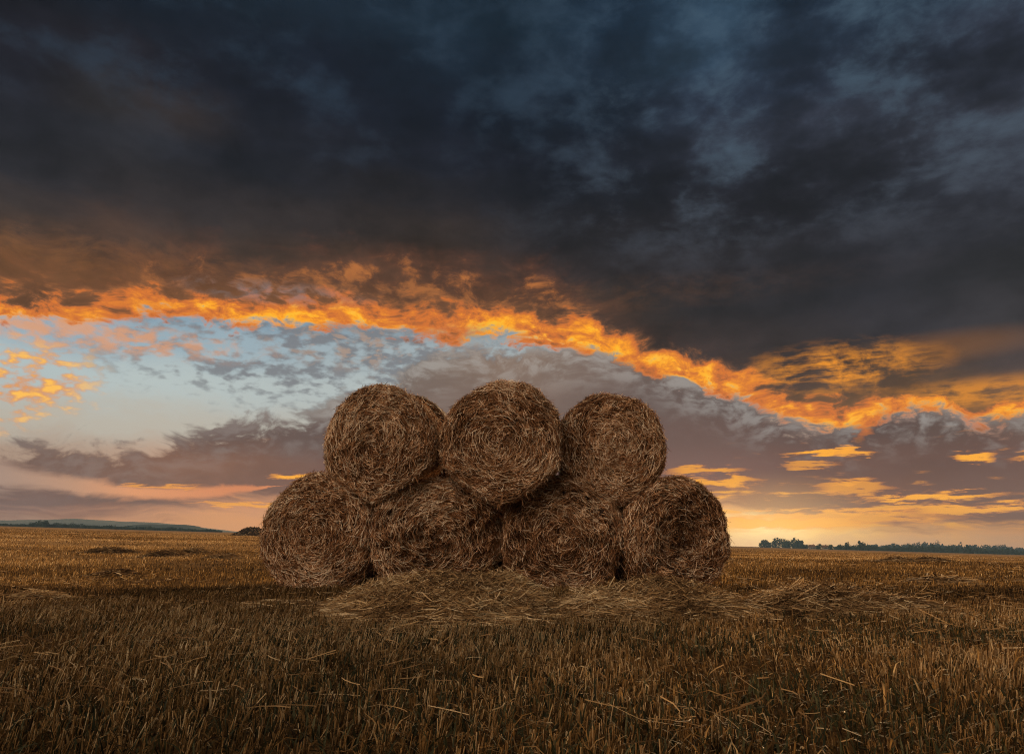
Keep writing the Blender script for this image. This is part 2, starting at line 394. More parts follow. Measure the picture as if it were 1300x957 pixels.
# small dark heaps farther out
for k, (a, b_, Y, h, lab) in enumerate([
        (198, 232, 23, .22, 'small dark straw heap in the stubble nearest the left bale stack of three heaps'),
        (122, 165, 26, .22, 'low dark straw heap farthest left in the middle distance'),
        (238, 258, 27, .20, 'smallest dark straw clump right of the two left heaps'),
        (270, 300, 22, .16, 'flat dark straw clump just left of the bottom left bale'),
        (140, 160, 12.5, .12, 'brown straw tuft standing in the stubble at left'),
        (1165, 1215, 10.5, .12, 'brown matted straw clump in the stubble right of the straw piles'),
        (1120, 1160, 24, .16, 'thin dark straw heap on the right middle distance'),
        (1165, 1195, 25, .15, 'thin dark straw clump at right, nearest the frame edge'),]):
    make_pile('straw_clump', [lump(a-6, b_+6, Y, .35 + Y*.02, h*.75)], 1500, lab, 'straw clump', 'small straw clumps in the stubble', .0, 20+k, tint=.28, wid=.012, lenr=(.12, .4))
make_pile('straw_heap', [lump(304, 322, 130, 4, 1.15), lump(318, 338, 130, 4, 1.3)], 1500, 'far low heap on the skyline just left of the bottom left bale', 'heap', None, 0, 40, wid=.08, lenr=(.3, .9), tint=.2)

# ------------------------------------------------------------------ stubble and litter
def covered(x, y):
    c = np.zeros(x.shape, bool)
    for l in PILES: c |= pile_h(l, x, y) > .035
    for b in BALES:
        c |= (np.abs(x - b['p'][0]) < b['rx']*.62) & (y > b['Y'] - .02) & (y < b['Y'] + 1.2)
    return c
def build_stubble():
    g = Geo(); rg = np.random.default_rng(11)
    bands = [(1.0, 4, 1500, 3), (4, 9, 950, 3), (9, 16, 340, 2), (16, 32, 130, 2), (32, 70, 40, 2), (70, 160, 9, 2)]
    ca, sa = math.cos(R(4)), math.sin(R(4))
    for (y0, y1, den, kind) in bands:
        half = lambda y: .80*y + 1.6
        A = (half(y0)+half(y1))*(y1-y0); n = int(A*den)
        y = np.sqrt(rg.random(n)*(y1**2 - y0**2) + y0**2); x = rg.uniform(-1, 1, n)*half(y)
        # drill rows, about 15 cm apart, with plants in tufts
        if y0 < 32:
            v = -x*sa + y*ca; u = x*ca + y*sa
            row = np.round(v/.15)*.15; v2 = row + rg.normal(0, .022, n) + (fbm(v3(u*.6, row*3., 1.)) - .5)*.08
            tu = np.floor(u/.055)*.055 + rg.normal(0, .010, n)
            x, y = tu*ca - v2*sa, tu*sa + v2*ca
        pat = fbm(v3(x*.9, y*.9, 3.), 3); big = fbm(v3(x*.16, y*.22, 7.), 3)
        keep = (rg.random(n) < np.clip(.55 + (pat - .32)*2.6, .42, 1)) & ~covered(x, y); x, y, pat, big = x[keep], y[keep], pat[keep], big[keep]; n = len(x)
        z = ground_z(x, y)
        h = rg.uniform(.028, .068, n)*(.75 + .6*pat)*(1 + .2*(big > .55)); h *= np.where(rg.random(n) < .06, 1.5, 1)
        lean = rg.normal(0, .15, (n, 2)) + np.stack([(pat-.5)*.9 + .12, (big-.5)*.5], -1)
        wild = rg.random(n) < .10; lean[wild] += rg.normal(0, .7, (wild.sum(), 2))
        a = np.stack([x, y, z-.01], -1); d = norm(np.concatenate([lean, np.ones((n, 1))], 1)); b = a + d*h[:, None]
        w = rg.uniform(.0018, .0034, n) + .00045*y
        tn = np.clip(.38 + rg.normal(0, .22, n) + (pat-.5)*.5 + (big-.5)*.9 + np.where(rg.random(n) < .05, .3, 0), 0, 1)
        if kind == 3: prisms(g, a, b, w, tn)
        else:
            an = rg.random(n)*math.pi; S = np.stack([np.cos(an)*1, np.sin(an)*.5, rg.normal(0, .1, n)], -1)
            ribbons(g, np.stack([a, b], 1), norm(S), w, tn)
        # dry leaf sheaths curling round the stem feet
        if y0 < 16:
            m = rg.random(n) < (.55 if y0 < 9 else .3); k = m.sum(); a2 = a[m]; hh = h[m]*rg.uniform(.4, 1.05, k)
            dr = rg.normal(0, 1, (k, 2)); dr /= np.linalg.norm(dr, axis=1, keepdims=True)
            s = np.linspace(0, 1, 4)[None, :]
            spread = rg.uniform(.02, .11, k)[:, None]*s**1.4
            P = np.stack([a2[:, :1] + dr[:, :1]*spread, a2[:, 1:2] + dr[:, 1:]*spread, a2[:, 2:] + hh[:, None]*np.sin(s*rg.uniform(1.2, 2.5, k)[:, None])], -1)
            S = np.stack([-dr[:, 1], dr[:, 0], rg.normal(0, .3, k)], -1)
            ribbons(g, P, norm(S), rg.uniform(.004, .009, k), np.clip(tn[m]-.05 + rg.normal(0, .1, k), 0, 1), taper=[1, 1, .8, .3])
    o = link('stubble', g.mesh('stubble'), [STUB]); tag(o, 'golden brown cut stubble covering the whole field', 'stubble', kind='stuff')
    # straws lying across the stubble
    g = Geo()
    for (y0, y1, den) in [(1.2, 5, 110), (5, 11, 80), (11, 30, 14)]:
        A = .8*(y0+y1+4)*(y1-y0); n = int(A*den); y = np.sqrt(rg.random(n)*(y1**2-y0**2)+y0**2); x = rg.uniform(-1, 1, n)*(.8*y+1.6)
        dn = fbm(v3(x*.7, y*1.1, 12.), 3); keep = (rg.random(n) < np.clip((dn-.40)*4.2, .04, 1)) & ~covered(x, y); x, y = x[keep], y[keep]; n = len(x)
        an = rg.random(n)*6.283; ln = rg.uniform(.04, .17, n); s = np.linspace(-.5, .5, 4)[None, :]*ln[:, None]
        bend = rg.normal(0, .6, n)[:, None]*s*s/ln[:, None]; tilt = rg.normal(0, .22, n)[:, None]
        px = x[:, None]+np.cos(an)[:, None]*s-np.sin(an)[:, None]*bend; py = y[:, None]+np.sin(an)[:, None]*s+np.cos(an)[:, None]*bend
        P = np.stack([px, py, np.maximum(ground_z(px, py)+.003, ground_z(x, y)[:, None]+rg.uniform(.01, .12, n)[:, None]+tilt*s)], -1)
        S = norm(np.cross(norm(P[:, -1]-P[:, 0]), norm(np.array([0, 0, 1.])+rg.normal(0, .7, (n, 3)))))
        ribbons(g, P, S, rg.uniform(.0018, .0036, n)+.0003*y, np.clip(rg.normal(.48, .22, n), 0, 1))
    o = link('loose_straw', g.mesh('loose_straw'), [PILE]); tag(o, 'pale straws scattered over the stubble', 'loose straw', kind='stuff')
build_stubble()
def build_shade_weeds():  # olive blades added dense and dark up close to imitate foreground shade
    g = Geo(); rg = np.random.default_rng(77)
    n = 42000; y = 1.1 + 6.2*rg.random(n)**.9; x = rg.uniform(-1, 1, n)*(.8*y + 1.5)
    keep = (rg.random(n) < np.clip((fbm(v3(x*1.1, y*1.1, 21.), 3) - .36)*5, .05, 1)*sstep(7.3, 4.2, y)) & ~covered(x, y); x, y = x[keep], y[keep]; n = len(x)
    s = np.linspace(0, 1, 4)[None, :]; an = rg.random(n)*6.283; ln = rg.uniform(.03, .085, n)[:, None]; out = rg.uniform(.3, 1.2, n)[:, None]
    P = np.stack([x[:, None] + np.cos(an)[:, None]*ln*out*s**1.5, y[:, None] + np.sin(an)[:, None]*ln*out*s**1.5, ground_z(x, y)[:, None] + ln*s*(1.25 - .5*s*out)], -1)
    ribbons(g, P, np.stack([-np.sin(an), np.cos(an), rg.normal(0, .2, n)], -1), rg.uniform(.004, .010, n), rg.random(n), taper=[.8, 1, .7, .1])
    o = link('shade_weeds', g.mesh('shade_weeds'), [SHADE_WEED]); tag(o, 'dark olive weed blades added low between the stubble stems as foreground shade', 'shade_weeds', kind='stuff')
SHADE_WEED = straw_mat('shade_weed_leaf', [(0, (.022, .024, .010)), (.6, (.05, .05, .020)), (1, (.11, .10, .045))], trans=.2)  # dark leaf colour carries the foreground shade
build_shade_weeds()

# ------------------------------------------------------------------ far trees, hills, farm
def crown_geo(g, rg, cx, cy, cz, rx, ry, rz, n, leaf, lobes=7):
    lp = rg.normal(0, .42, (lobes, 3)); lp[:, 2] = np.abs(lp[:, 2])*.9 - .2; lr = rg.uniform(.35, .62, lobes)
    k = rg.integers(0, lobes, n); d = norm(rg.normal(0, 1, (n, 3))); rad = lr[k]*rg.uniform(.35, 1.05, n)**.6
    p = (lp[k] + d*rad[:, None])*np.array([rx, ry, rz]) + np.array([cx, cy, cz])
    m = rg.random(n) < .28; p[m, 2] = cz - rz*rg.uniform(.25, .95, m.sum())
    u = norm(rg.normal(0, 1, (n, 3))); w = norm(np.cross(u, rg.normal(0, 1, (n, 3)))); s = (leaf*rg.uniform(.6, 1.4, n))[:, None]
    v = np.stack([p-u*s-w*s*.6, p+u*s-w*s*.6, p+u*s+w*s*.6, p-u*s+w*s*.6], 1).reshape(-1, 3)
    g.add(v, np.arange(n*4).reshape(-1, 4), .5)
def trunk_geo(g, x, y, z, h, r):
    an = np.linspace(0, 2*math.pi, 7)[:-1]; rings = [(0, 1.2), (.5, .8), (1, .45)]; v = []
    for (f, k) in rings: v.append(np.stack([x+np.cos(an)*r*k, y+np.sin(an)*r*k, np.full(6, z+h*f)], -1))
    v = np.concatenate(v); q = [[a*6+i, a*6+(i+1) % 6, (a+1)*6+(i+1) % 6, (a+1)*6+i] for a in range(2) for i in range(6)]
    g.add(v, q, .5)
def tree(kind, px, pw, top_py, Y, lab, group, seed, cat='tree'):
    """pw width in px, top_py the pixel row of its top"""
    rg = np.random.default_rng(900+seed); d = (px-650)/F*Y*cp; gzv = float(ground_z(d, Y)); W = pw/F*Y*cp; T = at(px, top_py, Y)[2]; hh = max(T - gzv, 2.)
    root = empty(kind, (d, Y, gzv))
    g = Geo(); crown_geo(g, rg, 0, 0, hh*.42, W*.5/.8, W*.45/.8, hh*.66, 1000, hh*.055); link('crown', g.mesh('crown', smooth=False), [LEAF], root)
    g = Geo(); trunk_geo(g, 0, 0, -.3, hh*.6, hh*.03); link('trunk', g.mesh('trunk'), [BARK], root)
    tag(root, lab, cat, group)
far_g = 'trees at the far edge of the field'
specs = [
 ('tree', 970, 15, 683.5, 900, 'leftmost broad hazy tree of the tall clump right of the bale stack'),
 ('tree', 984, 17, 683, 905, 'second tree from the left in the tall hazy clump on the right'),
 ('tree', 998, 15, 683, 900, 'third tree in the tall hazy clump, just left of the lone poplar'),
 ('tree', 1008, 12, 684.5, 895, 'lower rounded hazy tree closing the tall clump beside the poplar'),
 ('poplar_tree', 1015, 5.5, 682.5, 880, 'narrow upright poplar standing apart at the right of the tall clump'),
 ('tree', 1022, 9, 689, 700, 'small tree between the poplar and the farmhouse'),
 ('tree', 1039, 7, 690, 640, 'small dark tree between the two farm roofs'),
 ('tree', 1053, 9, 690.5, 640, 'small round tree right of the farm roofs'),
 ('tree', 1066, 8, 690, 650, 'single round tree left of the long dark tree line'),
 ('tree', 1075, 6, 688.5, 650, 'slim pointed tree at the left end of the dark tree line'),
 ('tree', 1092, 7, 688.5, 660, 'taller pointed tree rising above the dark tree line'),
 ('tree', 20, 9, 664.5, 520, 'pair leader dark tree nearest the left frame edge on the skyline'),
 ('tree', 37, 9, 663, 520, 'dark bushy tree left of the tallest skyline trees at the far left'),
 ('tree', 45, 10, 661.5, 520, 'rounded dark tree beside the tallest skyline tree at left'),
 ('tree', 55, 10, 660.8, 520, 'tallest dark round tree on the left skyline'),
 ('tree', 67, 11, 662.2, 525, 'dark tree just right of the tallest one on the left skyline'),
 ('tree', 80, 9, 663.5, 530, 'low dark tree right of centre in the left skyline group'),
 ('tree', 93, 8, 664, 540, 'last small dark tree at the right end of the left skyline group'),
 ('bush', 122, 9, 665.5, 540, 'low dark bush on the left skyline between tree groups'),
 ('bush', 186, 10, 667, 640, 'dark purple bush on the skyline below the hazy hill'),
 ('bush', 265, 10, 672.2, 640, 'small dark bush at the right foot of the hazy hill'),
]
for i, (k, px, pw, ty, Y, lab) in enumerate(specs):
    tree(k, px, pw, ty, Y, lab, far_g, i, 'bush' if k == 'bush' else 'tree')
def wood(name, pts, Y, lab, seed, step=5.5, dens=260, leaf=.5):
    """pts: (px, top py) outline of the tree line"""
    rg = np.random.default_rng(1500+seed); g = Geo(); xs = [p[0] for p in pts]; ty = [p[1] for p in pts]
    px = xs[0]
    while px < xs[-1]:
        t = np.interp(px, xs, ty) + rg.normal(0, .7); w = rg.uniform(6, 11)
        YY = Y*rg.uniform(.96, 1.06); d = (px-650)/F*YY*cp; gz_ = float(ground_z(d, YY)); T = at(px, t, YY)[2]; hh = max(T-gz_, 1.5); W = w/F*YY*cp
        crown_geo(g, rg, d, YY, gz_+hh*.48, W*.62, W*.6, hh*.56, dens, leaf*rg.uniform(.8, 1.2)*YY/600, 6)
        trunk_geo(g, d, YY, gz_-1, hh*.5, hh*.03)
        px += rg.uniform(.6, 1.3)*step
    o = link(name, g.mesh(name, smooth=False), [LEAF]); tag(o, lab, 'wood', kind='stuff')
wood('near_wood', [(1060, 693), (1100, 691.5), (1120, 693.5), (1170, 692.5), (1230, 695), (1300, 699), (1420, 702), (1500, 704)], 700, 'dark blue green tree line along the right skyline', 1)
wood('far_wood', [(1090, 691), (1130, 690), (1165, 687), (1210, 689), (1222, 690.5), (1265, 691), (1285, 695), (1310, 694), (1400, 698), (1500, 700)], 1300, 'paler hazy tree line behind the dark one on the right', 2)
wood('skyline_wood', [(-120, 663), (-40, 663.5), (0, 667), (30, 665.5), (110, 666.5), (180, 669), (240, 671.5), (280, 674)], 560, 'low dark hedge of trees along the left skyline', 3, dens=200)

def hill(name, pts, Y, lab, thick=900, mat=None):
    """a ridge whose crest runs through the given pixels"""
    g = Geo(); rows = 14; xs = np.linspace(pts[0][0], pts[-1][0], 120); cy = np.interp(xs, [p[0] for p in pts], [p[1] for p in pts])
    V = []
    for j in range(rows):
        f = j/(rows-1); Yj = Y + (f-.5)*thick
        c = np.array([at(a, b_, Y) for a, b_ in zip(xs, cy)]); x = c[:, 0]*(1 + (f-.5)*thick/Y*.6)
        prof = math.sin(math.pi*f)**.8
        base = ground_z(x, np.full_like(x, Yj)) - 3
        z = base + np.maximum(c[:, 2]-base, .1)*prof + (fbm(v3(x*.02, np.full_like(x, Yj)*.02, 5.)) - .5)*3*prof
        V.append(np.stack([x, np.full_like(x, Yj), z], -1))
    V = np.array(V); n = 120; i = np.arange(rows-1)[:, None]*n + np.arange(n-1)[None, :]
    g.add(V.reshape(-1, 3), np.stack([i, i+1, i+n+1, i+n], -1).reshape(-1, 4), .5)
    o = link(name, g.mesh(name), [mat or HILL]); tag(o, lab, 'hill', kind='structure')
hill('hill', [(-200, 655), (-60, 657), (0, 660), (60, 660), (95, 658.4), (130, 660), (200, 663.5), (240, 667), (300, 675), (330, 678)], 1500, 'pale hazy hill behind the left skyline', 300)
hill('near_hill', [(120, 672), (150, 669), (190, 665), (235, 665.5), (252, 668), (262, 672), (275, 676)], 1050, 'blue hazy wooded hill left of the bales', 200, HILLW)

def house(px, pw, top, Y, lab):
    d = (px-650)/F*Y*cp; gz_ = float(ground_z(d, Y)); W = pw/F*Y*cp; T = at(px, top, Y)[2]-gz_; D = W*.7; wh = T*.55
    root = empty('farmhouse', (d, Y, gz_)); tag(root, lab, 'house')
    def box(x0, x1, y0, y1, z0, z1):
        v = [(x, y, z) for z in (z0, z1) for (x, y) in ((x0, y0), (x1, y0), (x1, y1), (x0, y1))]
        return v, [[0,3,2,1],[4,5,6,7],[0,1,5,4],[1,2,6,5],[2,3,7,6],[3,0,4,7]]
    g = Geo(); v, q = box(-W/2, W/2, -D/2, D/2, -1, wh); g.add(v, q, .5); link('wall', g.mesh('wall', False), [WALLM], root)
    g = Geo(); e = .3; v = [(-W/2-e, -D/2-e, wh), (W/2+e, -D/2-e, wh), (W/2+e, D/2+e, wh), (-W/2-e, D/2+e, wh), (-W/2-e, 0, T), (W/2+e, 0, T)]
    g.add(v, [[0,1,5,4],[2,3,4,5],[0,4,3,3],[1,2,5,5],[0,3,2,1]][:2] + [[0,3,2,1]], .5)
    g.add([(-W/2, -D/2, wh), (-W/2, D/2, wh), (-W/2, 0, T-.1), (-W/2+.01, 0, T-.1)], [[0,1,2,3]], .5)
    g.add([(W/2, -D/2, wh), (W/2, D/2, wh), (W/2, 0, T-.1), (W/2-.01, 0, T-.1)], [[0,1,2,3]], .5)
    rf = link('roof', g.mesh('roof', False), [ROOFM], root)
    g = Geo(); v, q = box(W*.2, W*.2+.6, -.3, .3, T-1.2, T+.7); g.add(v, q, .5); link('chimney', g.mesh('chimney', False), [ROOFM], rf)
    for k in (-.28, .05, .3):
        g = Geo(); v, q = box(W*k-.5, W*k+.5, -D/2-.05, -D/2+.05, wh*.35, wh*.75); g.add(v, q, .5); link('window', g.mesh('window', False), [GLASS], root)
house(1030, 6.5, 691.3, 620, 'low farmhouse with brown roof near the small trees on the right skyline')
house(1046, 6, 691.8, 625, 'smaller farm building with brown roof right of the farmhouse')

# ------------------------------------------------------------------ haze
HAZE = 0.0006
def haze():
    m, nt = new_mat('haze_air'); v = nt.nodes.new('ShaderNodeVolumePrincipled'); v.inputs['Density'].default_value = HAZE
    v.inputs['Color'].default_value = (.16, .27, .40, 1); v.inputs['Anisotropy'].default_value = 0.0
    out = nt.nodes.new('ShaderNodeOutputMaterial'); nt.links.new(v.outputs[0], out.inputs['Volume'])
    g = Geo(); X, Y0, Y1, Z0, Z1 = 1760, -60, 1800, -52, 62
    vv = [(x, y, z) for z in (Z0, Z1) for (x, y) in ((-X, Y0), (X, Y0), (X, Y1), (-X, Y1))]
    g.add(vv, [[0,3,2,1],[4,5,6,7],[0,1,5,4],[1,2,6,5],[2,3,7,6],[3,0,4,7]], .5)
    o = link('haze', g.mesh('haze', False), [m]); tag(o, 'thin evening haze over the far fields', 'haze', kind='stuff')
if HAZE: haze()

# ------------------------------------------------------------------ sky
SUN_AZ, SUN_EL = azel(985, 668)
def lin(c):
    return tuple(((v/255)/12.92 if v/255 <= .04045 else ((v/255+.055)/1.055)**2.4) for v in c)
W = bpy.data.worlds.new('World'); SC.world = W; W.use_nodes = True
NT = W.node_tree; NT.nodes.clear(); LK = NT.links.new
class S:
    """a float socket with arithmetic"""
    def __init__(s, o): s.o = o
    def __add__(a, b): return M('ADD', a, b)
    def __radd__(a, b): return M('ADD', b, a)
    def __sub__(a, b): return M('SUBTRACT', a, b)
    def __rsub__(a, b): return M('SUBTRACT', b, a)
    def __mul__(a, b): return M('MULTIPLY', a, b)
    def __rmul__(a, b): return M('MULTIPLY', b, a)
    def __truediv__(a, b): return M('DIVIDE', a, b)
def put(sock, v):
    if isinstance(v, S): LK(v.o, sock)
    else: sock.default_value = v
def M(op, *a):
    n = NT.nodes.new('ShaderNodeMath'); n.operation = op
    for i, v in enumerate(a): put(n.inputs[i], v)
    return S(n.outputs[0])
def mn(a, b): return M('MINIMUM', a, b)
def mxm(a, b): return M('MAXIMUM', a, b)
def ss(a, b, x):           # smoothstep; a may exceed b
    n = NT.nodes.new('ShaderNodeMapRange'); n.interpolation_type = 'SMOOTHSTEP'
    put(n.inputs['Value'], x); put(n.inputs['From Min'], a); put(n.inputs['From Max'], b)
    n.inputs['To Min'].default_value = 0; n.inputs['To Max'].default_value = 1
    return S(n.outputs['Result'])
def sm(lo, w, x): return ss(lo - w if not isinstance(lo, S) else lo - w, lo + w, x)
def mix(a, b, f):
    n = NT.nodes.new('ShaderNodeMix'); n.data_type = 'RGBA'; n.clamp_factor = True
    put(n.inputs[0], f)
    for k, c in ((6, a), (7, b)):
        if isinstance(c, tuple): n.inputs[k].default_value = (*lin(c), 1)
        else: LK(c, n.inputs[k])
    return n.outputs[2]
def scale(c, f):
    n = NT.nodes.new('ShaderNodeVectorMath'); n.operation = 'SCALE'; LK(c, n.inputs[0]); put(n.inputs['Scale'], f); return n.outputs[0]
tc = NT.nodes.new('ShaderNodeTexCoord'); DIR = tc.outputs['Generated']
sx = NT.nodes.new('ShaderNodeSeparateXYZ'); LK(DIR, sx.inputs[0]); dx, dy, dz = (S(sx.outputs[i]) for i in range(3))
DEG = 57.29578
AZ = M('ARCTAN2', dx, dy)*DEG
EL = M('ARCSINE', mn(mxm(dz, -1.), 1.))*DEG
U = (AZ + 45.)/90.
def curve(pts, which=1, lo=-5., hi=45., vals=None):
    """function of azimuth through pixel points; returns elevation (or the given values) as a socket"""
    P = []
    for i, p in enumerate(pts):
        a, e = azel(*(p if vals is None else (p[0], 560)))
        P.append(((a+45)/90, ((e if vals is None else p[1]) - lo)/(hi-lo)))
    n = NT.nodes.new('ShaderNodeFloatCurve'); c = n.mapping.curves[0]; LK(U.o, n.inputs['Value'])
    c.points[0].location = P[0]; c.points[1].location = P[-1]
    for p in P[1:-1]: c.points.new(*p)
    for p in c.points: p.handle_type = 'AUTO_CLAMPED'
    n.mapping.extend = 'HORIZONTAL'; n.mapping.update()
    return S(n.outputs[0])*(hi-lo) + lo
def vcurve(pts, lo=0., hi=1.): return curve(pts, lo=lo, hi=hi, vals=True)
def noise(s, stretch=1., detail=5, rough=.55, off=0., dist=0., warp=None):
    mp = NT.nodes.new('ShaderNodeMapping'); mp.inputs['Scale'].default_value = (s, s, s*stretch); mp.inputs['Location'].default_value = (off, off*1.7, off*.6)
    src = DIR
    if warp is not None:
        src = warp
    LK(src, mp.inputs[0])
    n = NT.nodes.new('ShaderNodeTexNoise'); n.inputs['Scale'].default_value = 1; n.inputs['Detail'].default_value = detail; n.inputs['Roughness'].default_value = rough
    n.inputs['Distortion'].default_value = dist; LK(mp.outputs[0], n.inputs['Vector'])
    return S(n.outputs['Fac'])
def lattice(rows):
    """rows: (py, [(px, rgb)...]) from the horizon upwards"""
    c = None; pe = None
    for py, st in rows:
        r = ramp(NT, [((azel(px, py)[0]+45)/90, lin(col)) for px, col in st], U.o, 'EASE')
        e = azel(650, py)[1]
        if c is None: c = r
        else:
            f = ss(pe, e, ELw); c = mix(c, r, f)
        pe = e
    return c
def ramp(nt, stops, fac=None, interp='LINEAR'):
    n = nt.nodes.new('ShaderNodeValToRGB'); cr = n.color_ramp; cr.interpolation = interp
    while len(cr.elements) > 1: cr.elements.remove(cr.elements[-1])
    cr.elements[0].position = stops[0][0]; cr.elements[0].color = (*stops[0][1], 1)
    for p, c in stops[1:]:
        e = cr.elements.new(p); e.color = (*c, 1)
    if fac is not None: nt.links.new(fac, n.inputs[0])
    return n.outputs[0]
def blob(px, py, rx, ry, soft=.6):     # soft elliptical region (radii in px)
    a, e = azel(px, py); a2, _ = azel(px+rx, py); _, e2 = azel(px, py-ry)
    qx = (AZ - a)/abs(a2-a); qy = (EL - e)/abs(e2-e)
    return ss(1.0+soft, 1.0-soft, M('SQRT', qx*qx + qy*qy))

PX = 1/15.0   # degrees per photograph pixel, roughly
# warped direction so that edges curl like cloud
wn = NT.nodes.new('ShaderNodeTexNoise'); wn.inputs['Scale'].default_value = 9; wn.inputs['Detail'].default_value = 3; LK(DIR, wn.inputs['Vector'])
wa = NT.nodes.new('ShaderNodeVectorMath'); wa.operation = 'MULTIPLY_ADD'; LK(wn.outputs['Color'], wa.inputs[0]); wa.inputs[1].default_value = (.10, .10, .05); LK(DIR, wa.inputs[2])
WD = wa.outputs[0]
n_big = noise(5, 1.8, 4, .5, 1.3, warp=WD)          # large billows
n_lump = noise(8.5, 1.7, 7, .58, 8.4)
n_mid = noise(14, 2.2, 6, .6, 4.1, warp=WD)
n_fine = noise(38, 2.2, 6, .6, 9.7, warp=WD)
n_puff = noise(46, 2.2, 4, .5, 2.9)
n_str = noise(9, 9, 6, .6, 6.2, warp=WD)             # streaky, near the horizon
n_str2 = noise(22, 9, 6, .6, 3.3)
ELw = EL + (n_mid - .5)*3.0

clear = lattice([
 (697, [(0,(185,150,125)),(250,(210,150,105)),(900,(226,178,128)),(1100,(214,164,118)),(1300,(196,148,110))]),
 (668, [(0,(176,136,112)),(150,(205,140,95)),(300,(222,150,92)),(650,(235,160,90)),(900,(255,205,120)),(975,(255,222,150)),(1060,(248,190,105)),(1180,(230,165,95)),(1300,(214,150,92))]),
 (640, [(0,(178,130,105)),(260,(205,140,98)),(650,(215,150,105)),(900,(240,175,110)),(1000,(240,165,90)),(1300,(205,135,85))]),
 (600, [(0,(170,142,122)),(300,(195,155,128)),(880,(205,165,140)),(1300,(180,125,95))]),
 (555, [(0,(184,176,162)),(200,(186,178,164)),(430,(182,178,168)),(900,(180,160,145)),(1300,(170,150,140))]),
 (505, [(0,(176,188,188)),(200,(182,192,190)),(450,(178,186,184)),(800,(175,175,170)),(1300,(170,170,168))]),
 (455, [(0,(146,168,182)),(250,(152,172,182)),(500,(160,172,176)),(800,(160,165,165)),(1300,(150,155,160))]),
 (405, [(0,(118,144,166)),(300,(122,146,164)),(600,(130,145,155)),(1300,(120,130,140))]),
])

# ---- small grey cloudlets in the pale part, denser toward the middle
r1 = blob(430, 460, 300, 62, .5)
cl1 = sm(.61 - r1*.09 - blob(520, 450, 110, 45, .7)*.045, .075, n_puff*.6 + n_mid*.4)*r1
sky = mix(clear, mix((118, 118, 122), (176, 142, 118), ss(.5, .66, n_mid)*ss(250., 0., 200.)*0. + blob(470, 440, 120, 26, .7)*ss(.5, .62, n_fine)*.8), cl1*.85)
# ---- warm puffs at the far left and pink ones under the band
r2 = mxm(blob(35, 480, 85, 50, .6), blob(0, 520, 50, 30, .5)*.8)
pf = sm(.60 - r2*.10, .07, n_puff*.75 + n_mid*.25)*r2
puffcol = mix((214, 150, 104), (255, 190, 84), ss(.5, .68, n_puff))
sky = mix(sky, puffcol, pf)
r3 = blob(120, 425, 190, 22, .6)
sky = mix(sky, (222, 158, 116), sm(.58 - r3*.10, .09, n_puff*.55 + n_fine*.45)*r3*.8)

# ---- low mauve bank
topA = curve([(0,578),(60,566),(130,574),(200,562),(260,548),(330,536),(400,524),(440,500),(490,490),(530,462),(580,448),(640,445),(720,440),(800,448),(860,478),(920,500),(980,525),(1060,545),(1100,525),(1160,515),(1230,525),(1300,530)])
eA = topA + (n_mid - .5)*6.0 + (n_fine - .5)*4.2
mA = sm(eA, .75, EL); mA = 1. - mA
colA = lattice([
 (668, [(0,(150,104,86)),(250,(160,106,82)),(900,(190,120,80)),(1100,(160,104,78)),(1300,(140,96,78))]),
 (640, [(0,(116,88,82)),(250,(122,90,80)),(450,(130,92,78)),(900,(158,108,84)),(1100,(132,94,80)),(1300,(122,90,80))]),
 (600, [(0,(118,92,84)),(250,(132,96,80)),(450,(120,90,82)),(900,(126,96,90)),(1100,(114,84,76)),(1300,(112,84,78))]),
 (560, [(0,(112,94,88)),(250,(106,86,82)),(450,(104,88,86)),(700,(112,94,90)),(900,(112,90,86)),(1100,(94,76,74)),(1300,(106,86,80))]),
 (510, [(0,(120,110,104)),(400,(122,112,108)),(640,(126,110,104)),(850,(106,92,90)),(1000,(88,76,76)),(1300,(100,86,84))]),
 (455, [(0,(130,124,120)),(500,(122,114,110)),(640,(134,118,108)),(800,(122,110,106)),(1300,(96,88,88))]),
])
ca = NT.nodes.new('ShaderNodeVectorMath'); ca.operation = 'MULTIPLY'; LK(colA, ca.inputs[0]); ca.inputs[1].default_value = (1.06, .95, .86); colA = ca.outputs[0]
colA = scale(colA, .86 + (n_big - .5)*.35 + (n_mid - .5)*.35)
# pale holes and rims just under the upper edge
rim = ss(5.5, 0., (topA - EL))*mA
holes = sm(.53, .08, n_fine*.5 + n_mid*.5)*ss(4.5, .3, (topA - EL))*vcurve([(0,.2),(380,.4),(450,.8),(700,.8),(1000,.75),(1050,.3),(1100,.9),(1300,.6)])
colA = mix(colA, (186, 182, 176), holes*.55)
sky = mix(sky, colA, mA)

# left: bright gap between the two banks
def streak(c, t, pts_col, amp=1.4, soft=.5, nz=None):
    nz = n_str if nz is None else nz
    d = M('ABSOLUTE', EL - (c + (n_mid - .5)*1.2))
    th = t*(1.0 + (nz - .5)*amp)
    return ss(th*(1+soft), th*(1-soft), d)
gapc = curve([(0,603),(60,612),(150,623),(220,627),(300,621),(345,617),(400,612),(1300,612)])
gapt = vcurve([(0,.95),(60,.62),(150,.42),(240,.38),(320,.22),(345,.05),(380,.0),(1300,.0)])
gcol = ramp(NT, [((azel(px,620)[0]+45)/90, lin(c)) for px, c in ((0,(168,136,118)),(90,(190,142,112)),(170,(226,150,100)),(300,(214,130,82)))], U.o)
sky = mix(sky, gcol, streak(gapc, gapt, None, 1.6, .7))
# horizon opening under the banks, rising to the right
hz = curve([(0,655),(120,653),(200,648),(260,640),(330,634),(500,640),(800,650),(900,640),(1000,655),(1300,668)])
mH = ss(hz + .8 + (n_str - .5)*3., hz - .9 + (n_str - .5)*3., EL)
sky = mix(sky, clear, mH)

